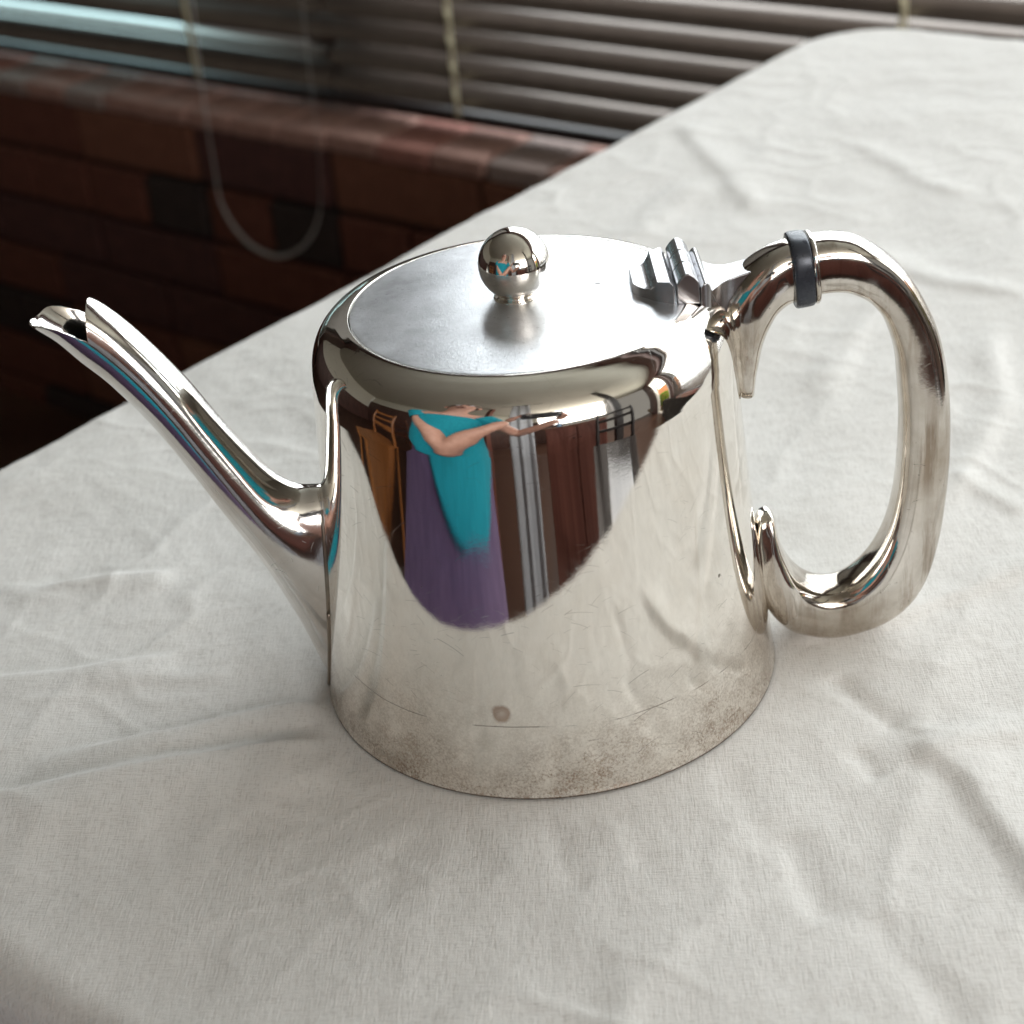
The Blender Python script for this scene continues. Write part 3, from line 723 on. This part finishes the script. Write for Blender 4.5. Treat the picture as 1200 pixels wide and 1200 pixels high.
HR = [(71.5, 122.8, 73.2, 107.0), (76.9, 123.2, 79.0, 108.1), (83.1, 123.2, 84.1, 108.0), (89.3, 121.5, 88.0, 106.6), (96.0, 116.9, 92.0, 103.7), (101.8, 110.6, 95.4, 99.1), (106.9, 101.6, 97.9, 92.7), (110.6, 92.2, 99.3, 86.8),
      (113.1, 80.5, 100.1, 79.0), (114.3, 68.0, 100.8, 69.0), (114.6, 54.3, 100.7, 56.1), (113.9, 41.5, 99.9, 45.0), (112.6, 30.2, 97.9, 34.8), (109.8, 18.4, 94.4, 26.4), (105.0, 9.6, 90.0, 20.6), (98.1, 3.9, 85.2, 17.4),
      (89.6, 0.9, 80.3, 17.0), (82.0, 0.2, 76.2, 18.6), (74.5, 1.9, 72.8, 21.8), (68.9, 5.0, 69.9, 26.5), (64.2, 10.4, 67.7, 32.4, 8.6), (60.8, 18.5, 66.6, 37.6, 7.2), (60.4, 29.0, 66.1, 41.0, 5.6), (60.9, 38.5, 65.4, 42.4, 4.2), (61.8, 42.0, 64.4, 43.2, 2.2)]
handle = sweep_xz('handle', HR, HANDLE, pot, 0.92, power=3.0)
SK = [(72.2, 123.0, 72.9, 106.4), (69.2, 122.4, 70.2, 105.6), (64.5, 120.6, 67.4, 103.6, 7.6), (60.0, 117.6, 65.6, 100.6, 8.0), (56.2, 113.6, 64.2, 97.4, 8.2), (52.6, 107.5, 63.2, 93.6, 7.6), (53.4, 97.2, 62.5, 89.4, 5.6), (55.2, 89.5, 61.8, 85.4, 4.0), (56.4, 83.0, 61.4, 81.6, 2.9), (57.1, 80.2, 61.2, 79.6), (57.7, 79.2, 60.7, 78.8), (58.6, 78.8, 60.0, 78.7)]
sock = sweep_xz('handle_socket', SK, HANDLE, pot, 0.80, power=2.6)
C1 = [(70.3, 121.8, 71.7, 107.0), (70.4, 123.5, 71.8, 105.4), (70.9, 123.9, 72.3, 104.9), (72.0, 124.1, 73.1, 104.9), (73.6, 124.1, 75.2, 105.1), (75.0, 124.0, 76.6, 105.4), (75.4, 123.6, 77.0, 105.9)]
C2 = [(75.3, 122.6, 77.0, 107.0), (75.5, 123.8, 77.1, 105.9), (76.1, 124.1, 77.7, 105.7), (76.8, 123.9, 78.3, 106.2), (77.1, 122.8, 78.5, 107.2)]
sweep_xz('collar', C1, DARK, handle, 0.90, power=2.8, sub=5)
sweep_xz('collar_rim', C2, HANDLE, handle, 0.90, power=2.8, sub=5)

# --- hinge
def plate(name, st, mat, parent, yc=0.0, n=10):
    """stations (x, z_top, z_bottom, half width y)"""
    v, f = [], []
    S = st
    for x, zt, zb, w in S:
        for k in range(n + 1):
            t = k / n * 2 - 1; v.append(Vector((x, yc + t * w, zt)) * mm)
        for k in range(n + 1):
            t = 1 - k / n * 2; v.append(Vector((x, yc + t * w, zb)) * mm)
    N = 2 * (n + 1)
    for j in range(len(S) - 1):
        for k in range(N): f.append((j * N + k, j * N + (k + 1) % N, (j + 1) * N + (k + 1) % N, (j + 1) * N + k))
    f.append(tuple(range(N))[::-1]); f.append(tuple((len(S) - 1) * N + k for k in range(N)))
    me = mesh(name, v, f); fix_normals(me); o = link(name, me, mat, parent, smooth=False)
    b = o.modifiers.new('b', 'BEVEL'); b.width = 0.0003; b.segments = 2; b.limit_method = 'ANGLE'; b.angle_limit = math.radians(28); b.harden_normals = True
    for p in me.polygons: p.use_smooth = True
    return o
HG = silver('hinge_silver', (0.50, 0.50, 0.52), 0.20, 0.5, 2, 0.6, 66, (0.30, 0.27, 0.25))
plate('hinge_leaf', [(29.6, 115.2, 112.2, 4.0), (29.8, 117.0, 112.2, 5.0), (31.0, 116.6, 112.2, 6.4), (32.6, 116.4, 112.2, 7.9), (34.0, 116.8, 112.3, 9.2), (35.0, 118.0, 112.3, 10.2), (35.5, 119.1, 112.4, 10.6), (38.6, 119.4, 112.5, 12.2), (39.4, 118.7, 112.6, 12.4), (39.8, 117.4, 112.6, 12.4)], HG, lid)
for y0_, y1_ in ((-12.8, -4.15), (-3.95, 3.95), (4.15, 12.8)):
    pr_ = [(40.2, 113.4), (40.2, 118.7), (41.2, 120.2), (42.4, 121.3), (43.6, 121.5), (44.8, 120.6), (46.0, 118.9), (46.2, 113.0)]
    v = [Vector((x, y0_, z)) * mm for x, z in pr_] + [Vector((x, y1_, z)) * mm for x, z in pr_]; n = len(pr_)
    f = [(i, (i + 1) % n, n + (i + 1) % n, n + i) for i in range(n)] + [tuple(range(n))[::-1], tuple(range(n, 2 * n))]
    me = mesh('hinge_knuckle', v, f); fix_normals(me); o = link('hinge_knuckle', me, HG, pot, smooth=False)
    b = o.modifiers.new('b', 'BEVEL'); b.width = 0.0004; b.segments = 3; b.limit_method = 'ANGLE'; b.angle_limit = math.radians(15); b.harden_normals = True
    for p in me.polygons: p.use_smooth = True
plate('hinge_leaf', [(46.3, 117.2, 108.5, 12.5), (47.2, 118.2, 108.5, 12.5), (48.0, 118.4, 108.3, 12.3), (48.7, 117.6, 108.0, 11.8), (49.2, 116.0, 107.8, 11.2), (49.6, 114.9, 107.6, 10.6)], HG, pot)
plate('hinge_gusset', [(49.4, 115.2, 107.0, 10.4), (50.6, 115.2, 106.0, 8.4), (52.4, 115.4, 104.5, 6.4), (54.6, 115.7, 102.5, 5.2), (57.0, 116.2, 101.0, 4.8), (60.5, 117.0, 101.0, 4.6)], HG, pot)
# blackened solder line where spout and body meet
sm_ = []
for k in range(41):
    a = 2 * PI * k / 40; z = 29.5 + 33.0 * math.sin(a); w = 11.6 * math.cos(a)
    z = max(z, 0.8); r = 65.2 - 0.127 * z + 0.00035 * z * z; ph_ = math.asin(w / r)
    sm_.append(Vector((-r * math.cos(ph_) - .1, -r * math.sin(ph_), z)) * mm)
OX = silver('oxidised_solder', (0.16, 0.13, 0.11), 0.28, 1.0, 1, 0.6, 90)
tube('solder_seam', sm_, [0.00062 if i % 40 else 0.0006 for i in range(41)], OX, pot, 8, 3)

# ------------------------------------------------------------------ the person mirrored in the pot
per = empty('person', (-0.42, -0.50, -0.75))
tag(per, 'person in teal top and purple skirt sitting at the table holding up a phone', 'person')
O = Vector((-0.42, -0.50, -0.75))
def L(x, y, z): return Vector((x, y, z)) - O
fw = Vector((0.5, 0.85, 0)).normalized(); rt = Vector((0.85, -0.5, 0)).normalized()
pel = Vector((-0.43, -0.49, -0.20)); che = Vector((-0.375, -0.435, 0.14)); nek = Vector((-0.345, -0.415, 0.36)); hed = Vector((-0.305, -0.385, 0.53))
shl = che + Vector((0, 0, 0.17)) - rt * 0.17; shr = che + Vector((0, 0, 0.17)) + rt * 0.17
ell = Vector((-0.280, -0.318, -0.03)); elr = Vector((-0.07, -0.66, 0.07))
wrl = Vector((-0.085, -0.445, 0.235)); wrr = Vector((0.135, -0.52, 0.215))
hipl = pel - rt * .09; hipr = pel + rt * .09
knl = hipl + fw * .40 + Vector((0, 0, -.02)); knr = hipr + fw * .40 + Vector((0, 0, -.02))
knl.z = knr.z = -0.24
anl = Vector((knl.x, knl.y, -0.67)); anr = Vector((knr.x, knr.y, -0.67)); tol = anl + fw * .15 + Vector((0, 0, -.055)); tor = anr + fw * .15 + Vector((0, 0, -.055))
VS = [pel, (pel + che) / 2, che, nek - Vector((0, 0, .03)), nek + Vector((0.01, .01, .03)), hed, hed + Vector((.01, .01, .09)),
      shl, ell, wrl, shr, elr, wrr, hipl, knl, anl, tol, hipr, knr, anr, tor]
ED = [(0, 1), (1, 2), (2, 3), (3, 4), (4, 5), (5, 6), (3, 7), (7, 8), (8, 9), (3, 10), (10, 11), (11, 12), (0, 13), (13, 14), (14, 15), (15, 16), (0, 17), (17, 18), (18, 19), (19, 20)]
RD = [(.15, .12), (.13, .11), (.145, .11), (.065, .06), (.05, .05), (.078, .09), (.06, .07), .074, .058, .033, .072, .056, .033, .085, .06, .04, .03, .085, .06, .04, .03]
skin('body', [p - O for p in VS], ED, RD, SKIN, per, 2, 0)
def ellipsoid(name, c, r, mat, parent, rot=None, seg=24):
    bm = bmesh.new(); bmesh.ops.create_uvsphere(bm, u_segments=seg, v_segments=seg // 2, radius=1)
    bmesh.ops.transform(bm, matrix=Matrix.Translation(c) @ (rot or Matrix.Identity(4)) @ Matrix.Diagonal((*r, 1)), verts=bm.verts)
    me = bpy.data.meshes.new(name); bm.to_mesh(me); bm.free(); return link(name, me, mat, parent)
fr = Matrix((rt, fw, Vector((0, 0, 1)))).transposed().to_4x4()
hl = hed - O
ellipsoid('hair', hl + Vector((0, 0, .05)) - fw * .03, (.092, .105, .115), HAIR, per, fr)
for s_ in (-1, 1):
    ellipsoid('eye', hl + fw * .083 + rt * s_ * .032 + Vector((0, 0, .02)), (.013, .010, .009), WHITECL, per, fr, 12)
    ellipsoid('ear', hl + rt * s_ * .085 + Vector((0, 0, .005)), (.012, .02, .032), SKIN, per, fr, 12)
ellipsoid('nose', hl + fw * .097 + Vector((0, 0, -.01)), (.014, .020, .024), SKIN, per, fr, 12)
ellipsoid('mouth', hl + fw * .084 + Vector((0, 0, -.052)), (.026, .010, .008), CABINET, per, fr, 12)
# hands closed on the two ends of the phone
def hand(name, wrist, palm, tips_dir, curl, thumb_dir, side):
    root = wrist - O; pc = palm - O
    vs = [root, (root + pc) / 2, pc]; es = [(0, 1), (1, 2)]; rs = [.024, (.030, .018), (.036, .015)]
    for k, ln in enumerate((.070, .078, .072, .058)):
        b0 = pc + side * (.022 - .0148 * k) ; d = tips_dir
        p1 = b0 + d * .030; p2 = p1 + (d * .6 + curl * .8).normalized() * ln * .38; p3 = p2 + (curl - d * .4).normalized() * ln * .32
        i = len(vs); vs += [b0 + d * .008, p1, p2, p3]; rs += [.0095, .0088, .0082, .0070]; es += [(2, i), (i, i + 1), (i + 1, i + 2), (i + 2, i + 3)]
    i = len(vs); t0 = (root + pc) / 2 + thumb_dir * .022; vs += [t0, t0 + thumb_dir * .025 + tips_dir * .012, t0 + thumb_dir * .035 + tips_dir * .036]; rs += [.013, .0105, .0085]; es += [(1, i), (i, i + 1), (i + 1, i + 2)]
    return skin(name, vs, es, rs, SKIN, per, 2, 0)
PC = CAM + RGT * 0.052 - FWD * 0.0090 - UPV * 0.018
hand('hand', wrl, CAM - RGT * 0.052 - FWD * .030 - UPV * .035, (UPV * .6 + RGT * .35).normalized(), (-FWD * .2 + RGT * .9).normalized(), -FWD, RGT * .4 + UPV * .8)
hand('hand', wrr, PC + RGT * 0.100 - FWD * .022 - UPV * .025, (UPV * .6 - RGT * .35).normalized(), (-FWD * .2 - RGT * .9).normalized(), -FWD, -RGT * .4 + UPV * .8)
# teal top: a loose shell round the torso with short sleeves, and the purple skirt over lap and shins
def loft(name, rings, mat, parent, n=48, solid=0.004, closed=False):
    v, f = [], []
    for c, ax, ay, bx, by in rings:
        for k in range(n):
            a = 2 * PI * k / n; fold = 1 + 0.018 * math.sin(9 * a + c.z * 20)
            v.append(c + (ax * math.cos(a) * bx + ay * math.sin(a) * by) * fold)
    for j in range(len(rings) - 1):
        for k in range(n): f.append((j * n + k, j * n + (k + 1) % n, (j + 1) * n + (k + 1) % n, (j + 1) * n + k))
    me = mesh(name, v, f); fix_normals(me); o = link(name, me, mat, parent); s = o.modifiers.new('s', 'SOLIDIFY'); s.thickness = solid
    ss = o.modifiers.new('ss', 'SUBSURF'); ss.levels = 1; ss.render_levels = 1; return o
Z3 = Vector((0, 0, 1))
def ctr(t): return (pel * (1 - t) + (che + Vector((0, 0, .13))) * t) - O
def cz_(z): t = (z - pel.z) / (che.z + .13 - pel.z); c = ctr(t); return Vector((c.x, c.y, z - O.z))
rs_ = (rt - Z3 * .20)
loft('top', [(cz_(-.085), rs_, fw, .225, .195), (cz_(-.03), rs_, fw, .215, .185), (cz_(.05), rt - Z3 * .06, fw, .195, .165), (cz_(.15), rt, fw, .188, .155), (cz_(.23), rt, fw, .195, .140), (cz_(.295), rt, fw, .165, .11), (cz_(.315), rt, fw, .11, .085)], TEAL, per)
for a, b in ((shl, ell), (shr, elr)):
    d = (b - a).normalized(); x = d.cross(Z3).normalized(); y = d.cross(x)
    loft('sleeve', [(a - d * .03 - O, x, y, .078, .082), (a + d * .05 - O, x, y, .074, .076), (a + d * .12 - O, x, y, .072, .074)], TEAL, per)
lapc = (pel - O)
tilt = (fw * .98 + Z3 * -.15).normalized(); upl = tilt.cross(rt).normalized()
loft('skirt', [(cz_(.02), rt, fw, .175, .145), (cz_(-.06), rt, (fw - Z3 * .2).normalized(), .20, .175), (lapc + fw * .05 + Z3 * .07, rt, (fw * .8 - Z3 * .5).normalized(), .225, .20), (lapc + fw * .18 + Z3 * .0, rt, (fw * .3 - Z3 * .9).normalized(), .245, .125), (lapc + fw * .36 + Z3 * -.03, rt, (fw * .2 - Z3 * .9).normalized(), .25, .115),
               (lapc + fw * .47 + Z3 * -.12, rt, (fw * .9 - Z3).normalized(), .25, .11), (lapc + fw * .45 + Z3 * -.25, rt, fw, .26, .13), (lapc + fw * .43 + Z3 * -.43, rt, fw, .29, .16)], PURPLE, per)
# phone, its lens at the point the photograph was taken from
ph = empty('phone', PC)
ph.matrix_world = Matrix.Translation(PC) @ Matrix((RGT, UPV, -FWD)).transposed().to_4x4()
box('phone_body', (0, 0, 0.0), (0.158, 0.074, 0.0085), PHONE, ph, bev=0.003)
bm = bmesh.new(); bmesh.ops.create_cone(bm, cap_ends=True, segments=32, radius1=.0085, radius2=.0080, depth=.0015); me = bpy.data.meshes.new('lens_ring'); bm.to_mesh(me); bm.free()
link('lens_ring', me, SILVER, ph, loc=(-0.052, 0.018, -0.0050))
tag(ph, 'black phone held sideways in both hands of the seated person', 'phone')
